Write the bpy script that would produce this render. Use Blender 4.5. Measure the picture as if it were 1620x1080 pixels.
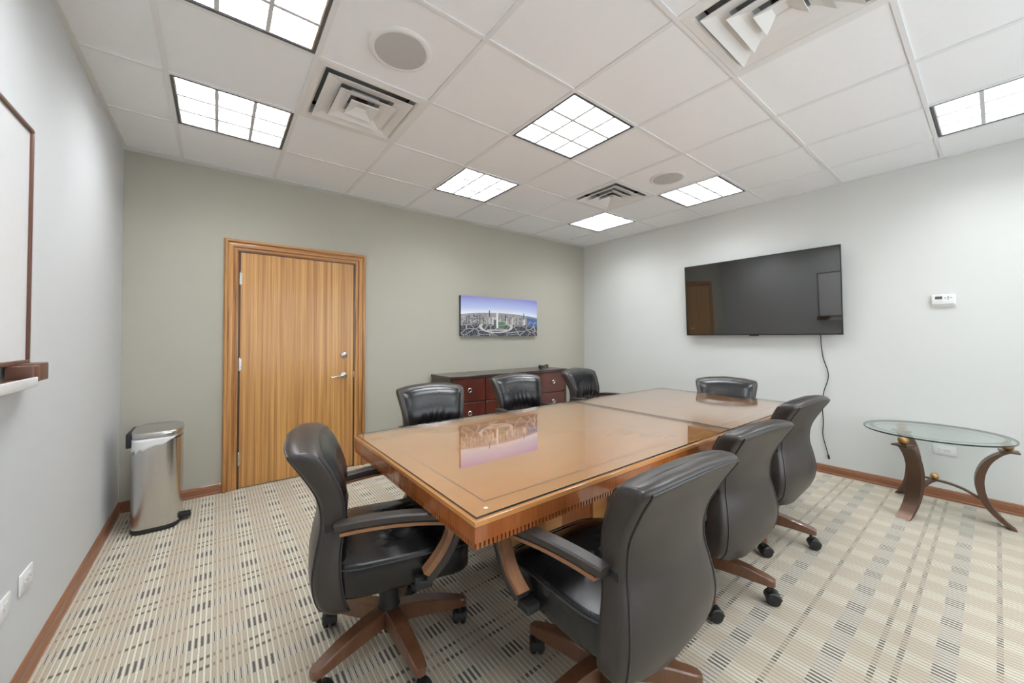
import bpy, bmesh, math, random
from mathutils import Vector, Matrix
for o in list(bpy.data.objects): bpy.data.objects.remove(o)
random.seed(7)
PI = math.pi
S = bpy.context.scene
C = S.collection
# ------------------------------------------------------------------ camera, world, exposure
CAM = (0.0, 0.0, 1.284)
YAW, PITCH, ROLL = 0.6618, 0.0183, -0.0022
cd = bpy.data.cameras.new('camera'); cam = bpy.data.objects.new('camera', cd); C.objects.link(cam)
cd.sensor_width = 36.0; cd.lens = 598.5/1620*36.0
cd.shift_y = -(540-522.2)/1620
cd.clip_start = 0.02
fw = Vector((math.sin(YAW)*math.cos(PITCH), math.cos(YAW)*math.cos(PITCH), math.sin(PITCH)))
rt = Vector((math.cos(YAW), -math.sin(YAW), 0)); up = rt.cross(fw)
r3 = math.cos(ROLL)*rt + math.sin(ROLL)*up; u3 = -math.sin(ROLL)*rt + math.cos(ROLL)*up
M = Matrix((r3, u3, -fw)).transposed().to_4x4(); M.translation = CAM
cam.matrix_world = M
S.camera = cam
w = bpy.data.worlds.new('world'); S.world = w; w.use_nodes = True
w.node_tree.nodes['Background'].inputs[0].default_value = (0.86, 0.93, 1.0, 1)
w.node_tree.nodes['Background'].inputs[1].default_value = 4.2
S.view_settings.view_transform = 'Standard'; S.view_settings.look = 'None'
S.view_settings.gamma = 1; S.view_settings.use_curve_mapping = False
S.view_settings.exposure = 0.12
LAMP = 31.0          # emission of the fluorescent panels in the troffers

# ------------------------------------------------------------------ room numbers
XL, XR, YB, YF, H = -0.562, 4.537, 3.987, -1.45, 2.692
GX, GY, T = -0.228, 2.686, 0.6096

# ------------------------------------------------------------------ material helpers
def mat(name):
    m = bpy.data.materials.new(name); m.use_nodes = True
    nt = m.node_tree; b = nt.nodes['Principled BSDF']
    return m, nt, b
def setin(b, **k):
    for n, v in k.items():
        b.inputs[n.replace('_', ' ')].default_value = v
def rgb(c): return (c[0], c[1], c[2], 1)
class G:
    """small node-graph writer"""
    def __init__(s, nt): s.nt = nt
    def n(s, t, **k):
        x = s.nt.nodes.new(t)
        for a, v in k.items(): setattr(x, a, v)
        return x
    def put(s, sock, v):
        if isinstance(v, bpy.types.NodeSocket): s.nt.links.new(v, sock)
        else: sock.default_value = v
    def m(s, op, a, b=None, c=None):
        x = s.n('ShaderNodeMath', operation=op)
        s.put(x.inputs[0], a)
        if b is not None: s.put(x.inputs[1], b)
        if c is not None: s.put(x.inputs[2], c)
        return x.outputs[0]
    def mix(s, f, a, b):
        x = s.n('ShaderNodeMix', data_type='RGBA')
        s.put(x.inputs[0], f)
        s.put(x.inputs[6], rgb(a) if isinstance(a, tuple) else a)
        s.put(x.inputs[7], rgb(b) if isinstance(b, tuple) else b)
        return x.outputs[2]
    def coord(s, kind='Object', scale=(1, 1, 1), loc=(0, 0, 0)):
        tc = s.n('ShaderNodeTexCoord'); mp = s.n('ShaderNodeMapping')
        mp.inputs['Scale'].default_value = scale; mp.inputs['Location'].default_value = loc
        s.nt.links.new(tc.outputs[kind], mp.inputs[0])
        return mp.outputs[0]
    def noise(s, vec, scale, detail=3, rough=.5, dist=0.0):
        x = s.n('ShaderNodeTexNoise'); s.nt.links.new(vec, x.inputs['Vector'])
        x.inputs['Scale'].default_value = scale; x.inputs['Detail'].default_value = detail
        x.inputs['Roughness'].default_value = rough; x.inputs['Distortion'].default_value = dist
        return x.outputs['Fac']
    def ramp(s, f, stops):
        x = s.n('ShaderNodeValToRGB'); e = x.color_ramp.elements
        while len(e) < len(stops): e.new(.5)
        for i, (p, c) in enumerate(stops):
            e[i].position = p; e[i].color = rgb(c)
        s.put(x.inputs[0], f); return x.outputs[0]
    def bump(s, h, strength, dist, bsdf):
        x = s.n('ShaderNodeBump'); x.inputs['Strength'].default_value = strength
        x.inputs['Distance'].default_value = dist
        s.nt.links.new(h, x.inputs['Height']); s.nt.links.new(x.outputs[0], bsdf.inputs['Normal'])
    def link(s, a, b): s.nt.links.new(a, b)

def plain(name, col, rough=.5, metal=0.0, coat=0.0, spec=.5, bump=0, bscale=200):
    m, nt, b = mat(name); setin(b, Base_Color=rgb(col), Roughness=rough, Metallic=metal, Coat_Weight=coat, Specular_IOR_Level=spec)
    g = G(nt); v = g.coord()
    f = g.noise(v, 35, 3)
    g.link(g.mix(g.m('MULTIPLY', f, .16), col, tuple(c*.8 for c in col)), b.inputs['Base Color'])
    if bump: g.bump(g.noise(v, bscale, 2), bump, .002, b)
    return m
def paint(name, col, rough=.75):
    m, nt, b = mat(name); g = G(nt); v = g.coord()
    f = g.noise(v, 1.3, 2)
    g.link(g.mix(f, tuple(c*.98 for c in col), tuple(min(1, c*1.02) for c in col)), b.inputs['Base Color'])
    setin(b, Roughness=rough, Specular_IOR_Level=.3)
    g.bump(g.noise(v, 260, 2), .12, .002, b)
    return m
def wood(name, a, bcol, grain, rough=.35, coat=0.0, fine=1.0, dist=.6, lo=.3, hi=.7):
    """grain = coordinate scale: small along the grain, large across it"""
    m, nt, b = mat(name); g = G(nt)
    v = g.coord(scale=grain)
    f1 = g.noise(v, 1.0, 4, .55, dist)
    v2 = g.coord(scale=tuple(x*4.5 for x in grain), loc=(3.1, 1.7, .4))
    f2 = g.noise(v2, 1.0, 3, .6)
    f = g.m('ADD', g.m('MULTIPLY', f1, .7), g.m('MULTIPLY', f2, .3*fine))
    g.link(g.ramp(f, [(lo, bcol), (.5, tuple((x+y)/2 for x, y in zip(a, bcol))), (hi, a)]), b.inputs['Base Color'])
    setin(b, Roughness=rough, Coat_Weight=coat, Coat_Roughness=.03)
    g.bump(f2, .06, .002, b)
    return m

MT = {}
MT['wall_light'] = paint('off_white_paint', (.665, .67, .645))
MT['wall_left'] = paint('pale_grey_paint', (.60, .61, .615))
MT['wall_olive'] = paint('olive_grey_paint', (.44, .42, .355))
MT['tile'] = plain('acoustic_tile', (.87, .885, .90), .95, spec=.1, bump=.5, bscale=420)
MT['tee'] = plain('white_grid_metal', (.78, .785, .79), .5)
MT['tee_dim'] = plain('white_wall_angle', (.72, .72, .71), .5)
MT['duct'] = plain('shade_grey_duct', (.36, .36, .36), .6)  # white duct greyed: shade in the vent gaps is put into its colour
MT['plenum'] = plain('dark_plenum', (.05, .05, .05), .9)
MT['door'] = wood('ribbon_sapele_door', (.63, .345, .115), (.36, .155, .044), (46, 46, .5), .36, .15, dist=.12, lo=.38, hi=.62)
MT['casing'] = wood('sapele_casing', (.60, .31, .10), (.24, .085, .025), (48, 48, .9), .36, .2, dist=.5, lo=.39, hi=.62)
MT['casing_h'] = wood('sapele_casing_head', (.54, .27, .09), (.26, .095, .028), (.9, 48, 48), .36, .2, dist=.5, lo=.39, hi=.62)
MT['base_x'] = wood('baseboard_wood', (.35, .15, .075), (.19, .068, .030), (1.5, 40, 40), .4, .2)
MT['base_y'] = wood('baseboard_wood_side', (.35, .15, .075), (.19, .068, .030), (40, 1.5, 40), .4, .2)
MT['table'] = wood('cherry_tabletop', (.60, .275, .090), (.50, .215, .064), (1.2, 12, 12), .22, 1.0, dist=.8)
MT['table_edge'] = wood('cherry_band', (.40, .125, .032), (.24, .062, .016), (18, 18, 2), .25, .9)
MT['inlay'] = plain('dark_inlay', (.06, .03, .015), .3)
MT['chair_wood'] = wood('walnut_chair', (.19, .080, .038), (.10, .040, .019), (14, 14, 4), .35, .5)
MT['arm_wood'] = wood('walnut_arm_face', (.33, .155, .072), (.21, .09, .042), (22, 6, 6), .38, .3)
MT['cred'] = wood('mahogany_credenza', (.16, .036, .020), (.07, .014, .010), (8, 8, 1.2), .3, .6)
MT['cred_dark'] = wood('espresso_credenza', (.055, .028, .02), (.03, .014, .011), (3, 12, 12), .3, .5)
MT['black'] = plain('black_plastic', (.014, .014, .015), .42)
MT['rubber'] = plain('black_rubber', (.01, .01, .011), .6)
MT['chrome'] = plain('satin_nickel', (.72, .72, .72), .22, 1.0)
MT['white'] = plain('white_plastic', (.80, .80, .79), .35)
MT['white_metal'] = plain('white_enamel', (.78, .78, .77), .4)
MT['speaker'] = plain('speaker_mesh', (.52, .52, .51), .8, bump=.6, bscale=900)
MT['dark_frame'] = plain('fixture_dark_edge', (.09, .085, .09), .5)
MT['bronze'] = plain('aged_bronze', (.12, .068, .045), .36, .55)
MT['gold'] = plain('antique_gold', (.50, .29, .11), .35, .75)
MT['bag'] = plain('white_bin_liner', (.82, .82, .83), .4)
MT['frame_brown'] = plain('brown_board_frame', (.13, .055, .035), .4)
MT['board'] = plain('whiteboard_enamel', (.80, .81, .82), .25)
MT['lcd'] = plain('lcd_dark', (.045, .05, .05), .2)
MT['ink'] = plain('grey_ink', (.22, .22, .22), .6)

def leather(name, col, rough, bump):
    m, nt, b = mat(name); g = G(nt); v = g.coord()
    f = g.noise(v, 7, 3)
    g.link(g.mix(f, tuple(c*.8 for c in col), tuple(c*1.25 for c in col)), b.inputs['Base Color'])
    vo = g.n('ShaderNodeTexVoronoi'); g.link(v, vo.inputs['Vector']); vo.inputs['Scale'].default_value = 420
    g.bump(vo.outputs['Distance'], bump, .001, b)
    rr = g.m('MULTIPLY_ADD', g.noise(v, 4, 2), .12, rough-.06)
    g.link(rr, b.inputs['Roughness'])
    setin(b, Specular_IOR_Level=.55)
    return m
MT['leather'] = leather('black_leather', (.0075, .0073, .008), .27, .14)
MT['leather_rear'] = leather('lit_leather_rear', (.033, .026, .023), .36, .22)  # same leather lightened: lit sheen of the chair backs is in the colour
MT['piping'] = leather('black_piping', (.03, .028, .028), .42, .1)

def thin_glass(name, tint, ior=1.5, edge=None):
    """clear pane: Fresnel mirror over straight transmission; both faces reflect alike"""
    m = bpy.data.materials.new(name); m.use_nodes = True; nt = m.node_tree; nt.nodes.clear(); g = G(nt)
    out = g.n('ShaderNodeOutputMaterial'); mx = g.n('ShaderNodeMixShader')
    tr = g.n('ShaderNodeBsdfTransparent'); tr.inputs[0].default_value = rgb(tint)
    gl = g.n('ShaderNodeBsdfGlossy'); gl.inputs['Roughness'].default_value = .012
    gl.inputs['Color'].default_value = (.96, .97, .97, 1)
    geo = g.n('ShaderNodeNewGeometry'); fr = g.n('ShaderNodeFresnel')
    iv = g.m('ADD', g.m('MULTIPLY', geo.outputs['Backfacing'], 1/ior-ior), ior)
    g.link(iv, fr.inputs['IOR'])
    g.link(fr.outputs[0], mx.inputs[0]); g.link(tr.outputs[0], mx.inputs[1]); g.link(gl.outputs[0], mx.inputs[2])
    g.link(mx.outputs[0], out.inputs[0])
    return m
MT['glass'] = thin_glass('clear_glass_sheet', (.985, .99, .985), 1.72)
MT['glass_green'] = thin_glass('green_tinted_glass', (.93, .96, .95))
MT['glass_bevel'] = thin_glass('green_glass_bevel', (.64, .70, .70))
MT['glass_edge'] = plain('glass_polished_edge', (.018, .026, .022), .12, coat=.5)

def steel():
    m, nt, b = mat('brushed_steel'); g = G(nt)
    v = g.coord(scale=(90, 90, 2))
    f = g.noise(v, 3, 3)
    g.link(g.mix(f, (.60, .58, .57), (.70, .69, .68)), b.inputs['Base Color'])
    setin(b, Metallic=1.0, Roughness=.24, Anisotropic=.4)
    return m
MT['steel'] = steel()
def screen():
    m, nt, b = mat('tv_screen_glass'); g = G(nt); v = g.coord()
    f = g.noise(v, 3, 2)
    g.link(g.mix(f, (.007, .0066, .006), (.009, .0085, .008)), b.inputs['Base Color'])
    setin(b, Roughness=.035, IOR=1.8, Coat_Weight=1.0, Coat_Roughness=.02, Coat_IOR=1.6)
    return m
MT['screen'] = screen()
def lamp_mat():
    m = bpy.data.materials.new('fluorescent_diffuser'); m.use_nodes = True; nt = m.node_tree; nt.nodes.clear(); g = G(nt)
    out = g.n('ShaderNodeOutputMaterial'); e = g.n('ShaderNodeEmission')
    e.inputs[0].default_value = (.925, .966, 1.0, 1); e.inputs[1].default_value = LAMP
    g.link(e.outputs[0], out.inputs[0]); return m
MT['lamp'] = lamp_mat()
MT['louver_edge'] = plain('louver_edge_grey', (.60, .61, .61), .5)
MT['louver'] = plain('silver_louver', (.82, .82, .82), .22, .85)

def carpet():
    m, nt, b = mat('striped_check_carpet'); g = G(nt)
    tc = g.n('ShaderNodeTexCoord'); sp = g.n('ShaderNodeSeparateXYZ'); g.link(tc.outputs['Object'], sp.inputs[0])
    wob = g.noise(tc.outputs['Object'], 60, 2)
    X = g.m('ADD', sp.outputs[0], g.m('MULTIPLY', g.m('SUBTRACT', wob, .5), .003)); Y = sp.outputs[1]
    px = g.m('DIVIDE', g.m('ADD', X, .048), .204)
    grp = g.m('LESS_THAN', g.m('ABSOLUTE', g.m('SUBTRACT', g.m('FRACT', g.m('ADD', px, .5)), .5)), .2)
    ss = g.m('FRACT', g.m('MULTIPLY', px, 10)); sd = g.m('ABSOLUTE', g.m('SUBTRACT', ss, .5))
    u = g.m('FRACT', g.m('DIVIDE', g.m('SUBTRACT', Y, .433), .553))
    def near(c, h):
        return g.m('LESS_THAN', g.m('ABSOLUTE', g.m('SUBTRACT', g.m('FRACT', g.m('ADD', u, .5-c)), .5)), h)
    dash = g.m('MAXIMUM', near(0, .060), near(.483, .056))
    dot = g.m('MAXIMUM', near(.242, .016), g.m('MAXIMUM', near(.689, .016), near(.794, .016)))
    # wool colours
    v = tc.outputs['Object']
    blot = g.noise(g.coord(scale=(9, 3, 1)), 1.5, 2)
    tan = g.mix(blot, (.42, .35, .26), (.50, .425, .325))
    cream = g.mix(blot, (.44, .39, .30), (.52, .47, .375))
    body = g.mix(grp, tan, cream)
    body = g.mix(g.m('MULTIPLY', dash, .75), body, (.56, .525, .455))
    thread = g.m('GREATER_THAN', sd, .33)
    thread = g.m('MULTIPLY', thread, g.m('SUBTRACT', g.m('ADD', .50, g.m('MULTIPLY', grp, .5)), g.m('MULTIPLY', dash, .2)))
    col = g.mix(thread, body, (.74, .695, .58))
    dark_line = g.m('MULTIPLY', g.m('GREATER_THAN', sd, .26), g.m('LESS_THAN', sd, .33))  # darker line between stripe body and thread
    col = g.mix(g.m('MULTIPLY', dark_line, .55), col, (.24, .19, .13))
    hw = g.m('ADD', .085, g.m('MULTIPLY', grp, .125))
    line = g.m('MULTIPLY', dash, g.m('LESS_THAN', sd, hw))
    col = g.mix(g.m('MULTIPLY', line, .92), col, (.05, .043, .04))
    hw2 = g.m('ADD', .15, g.m('MULTIPLY', grp, .12))
    dl = g.m('MULTIPLY', dot, g.m('LESS_THAN', sd, hw2))
    col = g.mix(g.m('MULTIPLY', dl, g.m('ADD', .6, g.m('MULTIPLY', grp, .3))), col, (.07, .058, .048))
    fib = g.noise(v, 420, 2)
    col = g.mix(g.m('MULTIPLY', fib, .30), col, (.20, .17, .13))
    g.link(col, b.inputs['Base Color'])
    setin(b, Roughness=.95, Specular_IOR_Level=.15, Sheen_Weight=.15)
    hgt = g.m('ADD', g.m('MULTIPLY', g.m('COSINE', g.m('MULTIPLY', px, 20*PI)), -.4), fib)
    g.bump(hgt, .5, .003, b)
    return m
MT['carpet'] = carpet()

def print_mat():
    """aerial city panorama printed on canvas; local X 0..1.215 right, Z 0..0.49 up"""
    m, nt, b = mat('city_panorama_print'); g = G(nt)
    tc = g.n('ShaderNodeTexCoord'); sp = g.n('ShaderNodeSeparateXYZ'); g.link(tc.outputs['Object'], sp.inputs[0])
    u = g.m('DIVIDE', sp.outputs[0], 1.215); v = g.m('DIVIDE', sp.outputs[2], .49)
    du = g.m('SUBTRACT', u, .45)
    hor = g.m('SUBTRACT', .60, g.m('MULTIPLY', g.m('MULTIPLY', du, du), .30))
    sky = g.ramp(g.m('DIVIDE', g.m('SUBTRACT', v, hor), .42), [(0, (.86, .88, .92)), (.35, (.50, .58, .84)), (1, (.27, .27, .62))])
    # ground: dark parkland in front, pale grid of blocks behind
    cell = g.n('ShaderNodeTexVoronoi'); g.link(g.coord(scale=(46, 1, 90)), cell.inputs['Vector']); cell.inputs['Scale'].default_value = 1
    town = g.mix(g.m('POWER', cell.outputs['Distance'], .8), (.72, .68, .65), (.02, .02, .035))
    spots = g.noise(g.coord(scale=(70, 1, 110)), 1, 3)
    park = g.ramp(spots, [(.42, (.010, .014, .022)), (.56, (.05, .058, .075)), (.66, (.42, .42, .46))])
    near_f = g.m('SMOOTH_MIN', 1.0, g.m('MAXIMUM', 0.0, g.m('MULTIPLY', g.m('SUBTRACT', .36, v), 9)), .1)
    ground = g.mix(near_f, town, park)
    # towers: columns with random tops
    col_id = g.m('FLOOR', g.m('MULTIPLY', u, 70))
    wn = g.n('ShaderNodeTexWhiteNoise', noise_dimensions='1D'); g.link(col_id, wn.inputs['W'])
    wn2 = g.n('ShaderNodeTexWhiteNoise', noise_dimensions='1D'); g.link(g.m('ADD', col_id, 31.7), wn2.inputs['W'])
    top = g.m('ADD', g.m('SUBTRACT', hor, .12), g.m('MULTIPLY', g.m('POWER', wn.outputs[0], 4), .17))
    tower = g.m('MULTIPLY', g.m('LESS_THAN', v, top), g.m('MULTIPLY', g.m('GREATER_THAN', v, .30), g.m('GREATER_THAN', wn2.outputs[0], .35)))
    stripe = g.m('FRACT', g.m('MULTIPLY', v, 40))
    tcol = g.ramp(wn2.outputs[0], [(.35, (.05, .05, .07)), (.6, (.33, .31, .31)), (.9, (.70, .67, .64))])
    tcol = g.mix(g.m('MULTIPLY', stripe, .3), tcol, (.05, .05, .06))
    ground = g.mix(tower, ground, tcol)
    def box(u0, u1, v0, v1):
        a = g.m('MULTIPLY', g.m('GREATER_THAN', u, u0), g.m('LESS_THAN', u, u1))
        return g.m('MULTIPLY', a, g.m('MULTIPLY', g.m('GREATER_THAN', v, v0), g.m('LESS_THAN', v, v1)))
    water = g.m('MULTIPLY', g.m('GREATER_THAN', g.m('ADD', u, g.m('MULTIPLY', v, .10)), .895), g.m('GREATER_THAN', v, .26))
    ground = g.mix(water, ground, (.07, .13, .30))
    ground = g.mix(box(.455, .54, .20, .36), ground, (.10, .20, .10))
    # light avenue arc
    ell = g.m('SQRT', g.m('ADD', g.m('POWER', g.m('DIVIDE', g.m('SUBTRACT', u, .43), .20), 2.0), g.m('POWER', g.m('DIVIDE', g.m('SUBTRACT', v, .24), .15), 2.0)))
    arc = g.m('MULTIPLY', g.m('LESS_THAN', g.m('ABSOLUTE', g.m('SUBTRACT', ell, 1.0)), .10), g.m('LESS_THAN', v, .30))
    ground = g.mix(arc, ground, (.58, .56, .54))
    ground = g.mix(box(.31, .60, .135, .17), ground, (.50, .48, .46))
    rd = g.n('ShaderNodeTexVoronoi', feature='DISTANCE_TO_EDGE'); g.link(g.coord(scale=(7, 1, 13)), rd.inputs['Vector']); rd.inputs['Scale'].default_value = 1
    road = g.m('MULTIPLY', g.m('LESS_THAN', rd.outputs['Distance'], .035), g.m('LESS_THAN', v, .40))
    ground = g.mix(g.m('MULTIPLY', road, .8), ground, (.46, .45, .44))
    haze = g.m('LESS_THAN', g.m('SUBTRACT', hor, v), .05)
    ground = g.mix(g.m('MULTIPLY', haze, .6), ground, (.30, .31, .42))
    img = g.mix(g.m('LESS_THAN', v, hor), sky, ground)
    img = g.mix(box(.43, .452, .20, .645), img, (.80, .79, .80))
    img = g.mix(box(.395, .425, .20, .42), img, (.10, .11, .14))
    img = g.mix(box(.335, .346, .50, .66), img, (.05, .05, .08))
    img = g.mix(box(.80, .81, .45, .62), img, (.05, .06, .09))
    img = g.mix(box(.545, .56, .40, .56), img, (.06, .06, .08))
    g.link(img, b.inputs['Base Color'])
    setin(b, Roughness=.45)
    return m
MT['print'] = print_mat()

# ------------------------------------------------------------------ mesh helpers
def obj(name, bm, m, parent=None, smooth=False, loc=None):
    me = bpy.data.meshes.new(name)
    bmesh.ops.recalc_face_normals(bm, faces=bm.faces[:])
    bm.to_mesh(me); bm.free()
    if m: me.materials.append(MT[m] if isinstance(m, str) else m)
    if smooth:
        for p in me.polygons: p.use_smooth = True
        if smooth != 2:
            try: me.set_sharp_from_angle(angle=math.radians(38))
            except Exception: pass
    o = bpy.data.objects.new(name, me); C.objects.link(o)
    if parent: o.parent = parent
    if loc: o.location = loc
    return o
def inst(src, parent=None, loc=None, name=None):
    o = src.copy(); C.objects.link(o)
    if parent: o.parent = parent
    if loc: o.location = loc
    return o
def thing(name, label, cat, loc=(0, 0, 0), rz=0, group=None):
    o = bpy.data.objects.new(name, None); C.objects.link(o); o.location = loc; o.rotation_euler = (0, 0, rz)
    o.empty_display_size = .1
    return tag(o, label, cat, group)
def tag(o, label, cat, group=None):
    o['label'] = label; o['category'] = cat
    if group: o['group'] = group
    return o
def struct(o): o['kind'] = 'structure'; return o
def B(): return bmesh.new()
def box(bm, x0, x1, y0, y1, z0, z1, bev=0.0, seg=2):
    r = bmesh.ops.create_cube(bm, size=1)
    vs = r['verts']
    for v in vs:
        v.co = Vector(((x0+x1)/2+v.co.x*(x1-x0), (y0+y1)/2+v.co.y*(y1-y0), (z0+z1)/2+v.co.z*(z1-z0)))
    if bev:
        es = list({e for v in vs for e in v.link_edges})
        bmesh.ops.bevel(bm, geom=es, offset=bev, segments=seg, affect='EDGES', profile=.5)
    return bm
def boxo(name, m, parent, x0, x1, y0, y1, z0, z1, bev=0.0, seg=2, loc=None):
    return obj(name, box(B(), x0, x1, y0, y1, z0, z1, bev, seg), m, parent, smooth=bool(bev), loc=loc)
def loft(bm, rings, cap0=True, cap1=True, closed=True):
    V = [[bm.verts.new(p) for p in r] for r in rings]
    n = len(V[0])
    for a, b in zip(V, V[1:]):
        for i in range(n if closed else n-1):
            j = (i+1) % n
            try: bm.faces.new((a[i], a[j], b[j], b[i]))
            except ValueError: pass
    if cap0: bm.faces.new(V[0][::-1])
    if cap1: bm.faces.new(V[-1])
    return V
def lathe(bm, prof, n=32, c=(0, 0, 0), axis='z', cap=True):
    rings = []
    for r, h in prof:
        ring = []
        for i in range(n):
            a = 2*PI*i/n; x, y = r*math.cos(a), r*math.sin(a)
            p = {'z': (x, y, h), 'y': (x, h, y), 'x': (h, x, y)}[axis]
            ring.append((c[0]+p[0], c[1]+p[1], c[2]+p[2]))
        rings.append(ring)
    loft(bm, rings, cap, cap); return bm
def tube(bm, pts, r, n=10, rs=None):
    pts = [Vector(p) for p in pts]; rings = []
    t0 = (pts[1]-pts[0]).normalized()
    ref = Vector((0, 0, 1)) if abs(t0.z) < .9 else Vector((1, 0, 0))
    nrm = t0.cross(ref).normalized()
    for i, p in enumerate(pts):
        a = pts[max(0, i-1)]; b = pts[min(len(pts)-1, i+1)]; t = (b-a).normalized()
        nrm = (nrm-t*nrm.dot(t)).normalized(); bi = t.cross(nrm)
        rr = rs[i] if rs else r
        rings.append([p+rr*(math.cos(2*PI*k/n)*nrm+math.sin(2*PI*k/n)*bi) for k in range(n)])
    loft(bm, rings); return bm
def catmull(pts, k=8):
    P = [Vector(p) for p in pts]; P = [2*P[0]-P[1]]+P+[2*P[-1]-P[-2]]; out = []
    for i in range(1, len(P)-2):
        for s in range(k):
            t = s/k; a, b, c, d = P[i-1], P[i], P[i+1], P[i+2]
            out.append(.5*((2*b)+(c-a)*t+(2*a-5*b+4*c-d)*t*t+(3*b-a-3*c+d)*t**3))
    out.append(P[-2]); return out
def interp(tab, x):
    if x <= tab[0][0]: return tab[0][1]
    for (a, p), (b, q) in zip(tab, tab[1:]):
        if x <= b:
            t = (x-a)/(b-a); return p+(q-p)*t
    return tab[-1][1]
def smooth_tab(tab, k=8):
    pts = catmull([(a, b, 0) for a, b in tab], k); return [(p.x, p.y) for p in pts]
def spow(x, e): return math.copysign(abs(x)**e, x)
def strip(bm, path, width_dir, w, t0, t1, bev=0.0):
    """rectangular section swept along a planar path; section runs from offset t0 to t1 along the path normal, +-w along width_dir"""
    W = Vector(width_dir).normalized(); P = [Vector(p) for p in path]; rings = []
    for i, p in enumerate(P):
        t = (P[min(len(P)-1, i+1)]-P[max(0, i-1)]).normalized(); nn = W.cross(t).normalized()
        ww = w[i] if isinstance(w, list) else w
        a = t0[i] if isinstance(t0, list) else t0; b = t1[i] if isinstance(t1, list) else t1
        if bev:
            e = min(bev, abs(b-a)*.45, ww*.45); s = 1 if b > a else -1
            q = [(-ww+e, a), (ww-e, a), (ww, a+s*e), (ww, b-s*e), (ww-e, b), (-ww+e, b), (-ww, b-s*e), (-ww, a+s*e)]
        else: q = [(-ww, a), (ww, a), (ww, b), (-ww, b)]
        rings.append([p+W*x+nn*y for x, y in q])
    loft(bm, rings); return bm

# ------------------------------------------------------------------ room shell
fl = struct(boxo('floor', 'carpet', None, XL-.1, XR+.1, YF-.1, YB+.1, -.10, 0))
struct(boxo('wall_back', 'wall_olive', None, XL-.1, XR+.1, YB, YB+.1, 0, H+.16))
struct(boxo('wall_left', 'wall_left', None, XL-.1, XL, YF, YB, 0, H+.16))
struct(boxo('wall_right', 'wall_light', None, XR, XR+.1, YF, YB, 0, H+.16))
WX0, WX1, WZA, WZB = .35, 3.95, .55, 2.35      # unseen, inferred window behind the viewpoint, added for brightness and bluish highlights
bm = bmesh.new()
def wall_piece(x0, x1, z0, z1):
    r = bmesh.ops.create_cube(bm, size=1)
    for v in r['verts']: v.co = Vector(((x0+x1)/2+v.co.x*(x1-x0), YF-.05+v.co.y*.1, (z0+z1)/2+v.co.z*(z1-z0)))
wall_piece(XL-.1, WX0, 0, H+.16); wall_piece(WX1, XR+.1, 0, H+.16); wall_piece(WX0, WX1, 0, WZA); wall_piece(WX0, WX1, WZB, H+.16)
struct(obj('wall_front', bm, 'wall_light'))
win = struct(bpy.data.objects.new('unseen_window', None)); C.objects.link(win); win.location = (0, YF, 0)
for x in (WX0, WX0+1.18, WX0+2.37, WX1-.05): boxo('mullion', 'white_metal', win, x, x+.05, -.08, -.02, WZA, WZB)
for z in (WZA, WZB-.05): boxo('window_rail', 'white_metal', win, WX0, WX1, -.08, -.02, z, z+.05)
boxo('window_sill', 'white_metal', win, WX0-.03, WX1+.03, -.09, .05, WZA-.02, WZA)
for x in (WX0+.05, WX0+1.23, WX0+2.42): boxo('pane', 'glass', win, x, x+1.13, -.055, -.049, WZA+.05, WZB-.05)
pl_ = bpy.data.lights.new('window_portal', 'AREA'); pl_.shape = 'RECTANGLE'; pl_.size = WX1-WX0; pl_.size_y = WZB-WZA
pl_.cycles.is_portal = True
po = bpy.data.objects.new('window_portal', pl_); C.objects.link(po); po.location = ((WX0+WX1)/2, YF-.10, (WZA+WZB)/2); po.rotation_euler = (PI/2, 0, 0)

# suspended ceiling: deck above, tee bars, one lay-in tile per cell
ceil = struct(boxo('ceiling', 'plenum', None, XL-.1, XR+.1, YF-.1, YB+.1, H+.16, H+.22))
gx = [GX+T*i for i in range(0, 8)]
gy = [GY+T*j for j in range(-6, 2)]
YE = GY+T*2            # edge of the wide wall angle along the back wall
TW = .012
LIGHTS = [(i, j) for j in (0, -2, -5) for i in (0, 3, 6)]
VENTS = [(1, -1), (3, -4), (5, -1)]
SPEAK = [(1, -2), (5, -2)]
for x in gx:
    boxo('grid_bar', 'tee', ceil, x-TW, x+TW, YF, YE, H, H+.03)
xs = [XL+.012]+gx+[XR-.012]
for y in gy:
    for a, b in zip(xs, xs[1:]):
        boxo('grid_bar', 'tee', ceil, a+TW, b-TW, y-TW*.85, y+TW*.85, H, H+.03)
boxo('wall_angle', 'tee_dim', ceil, XL, XL+.024, YF, YE+.01, H-.001, H+.02)
boxo('wall_angle', 'tee_dim', ceil, XR-.016, XR, YF, YE+.01, H-.001, H+.02)
boxo('wall_angle', 'tee_dim', ceil, XL, XR, YE+.0, YB, H-.002, H+.02)
ys = [YF]+gy+[YE]
full = None
for ci in range(-1, 8):
    x0 = XL+.005 if ci < 0 else gx[ci]; x1 = gx[0] if ci < 0 else (gx[ci+1] if ci < 7 else XR-.005)
    for rj in range(len(ys)-1):
        j = rj-7
        if (ci, j) in LIGHTS or (ci, j) in VENTS: continue
        y0, y1 = ys[rj], ys[rj+1]
        dz = random.uniform(.004, .007)
        if abs(x1-x0-T) < .01 and abs(y1-y0-T) < .01:
            if full is None:
                full = obj('ceiling_tile', box(B(), .004, T-.004, .004, T-.004, 0, .014, .003, 1), 'tile', ceil, loc=(x0, y0, H+dz)); o = full
            else: o = inst(full, ceil, (x0, y0, H+dz))
        else:
            boxo('ceiling_tile', 'tile', ceil, x0+.004, x1-.004, y0+.004, y1-.004, H+dz, H+dz+.014)

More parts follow.
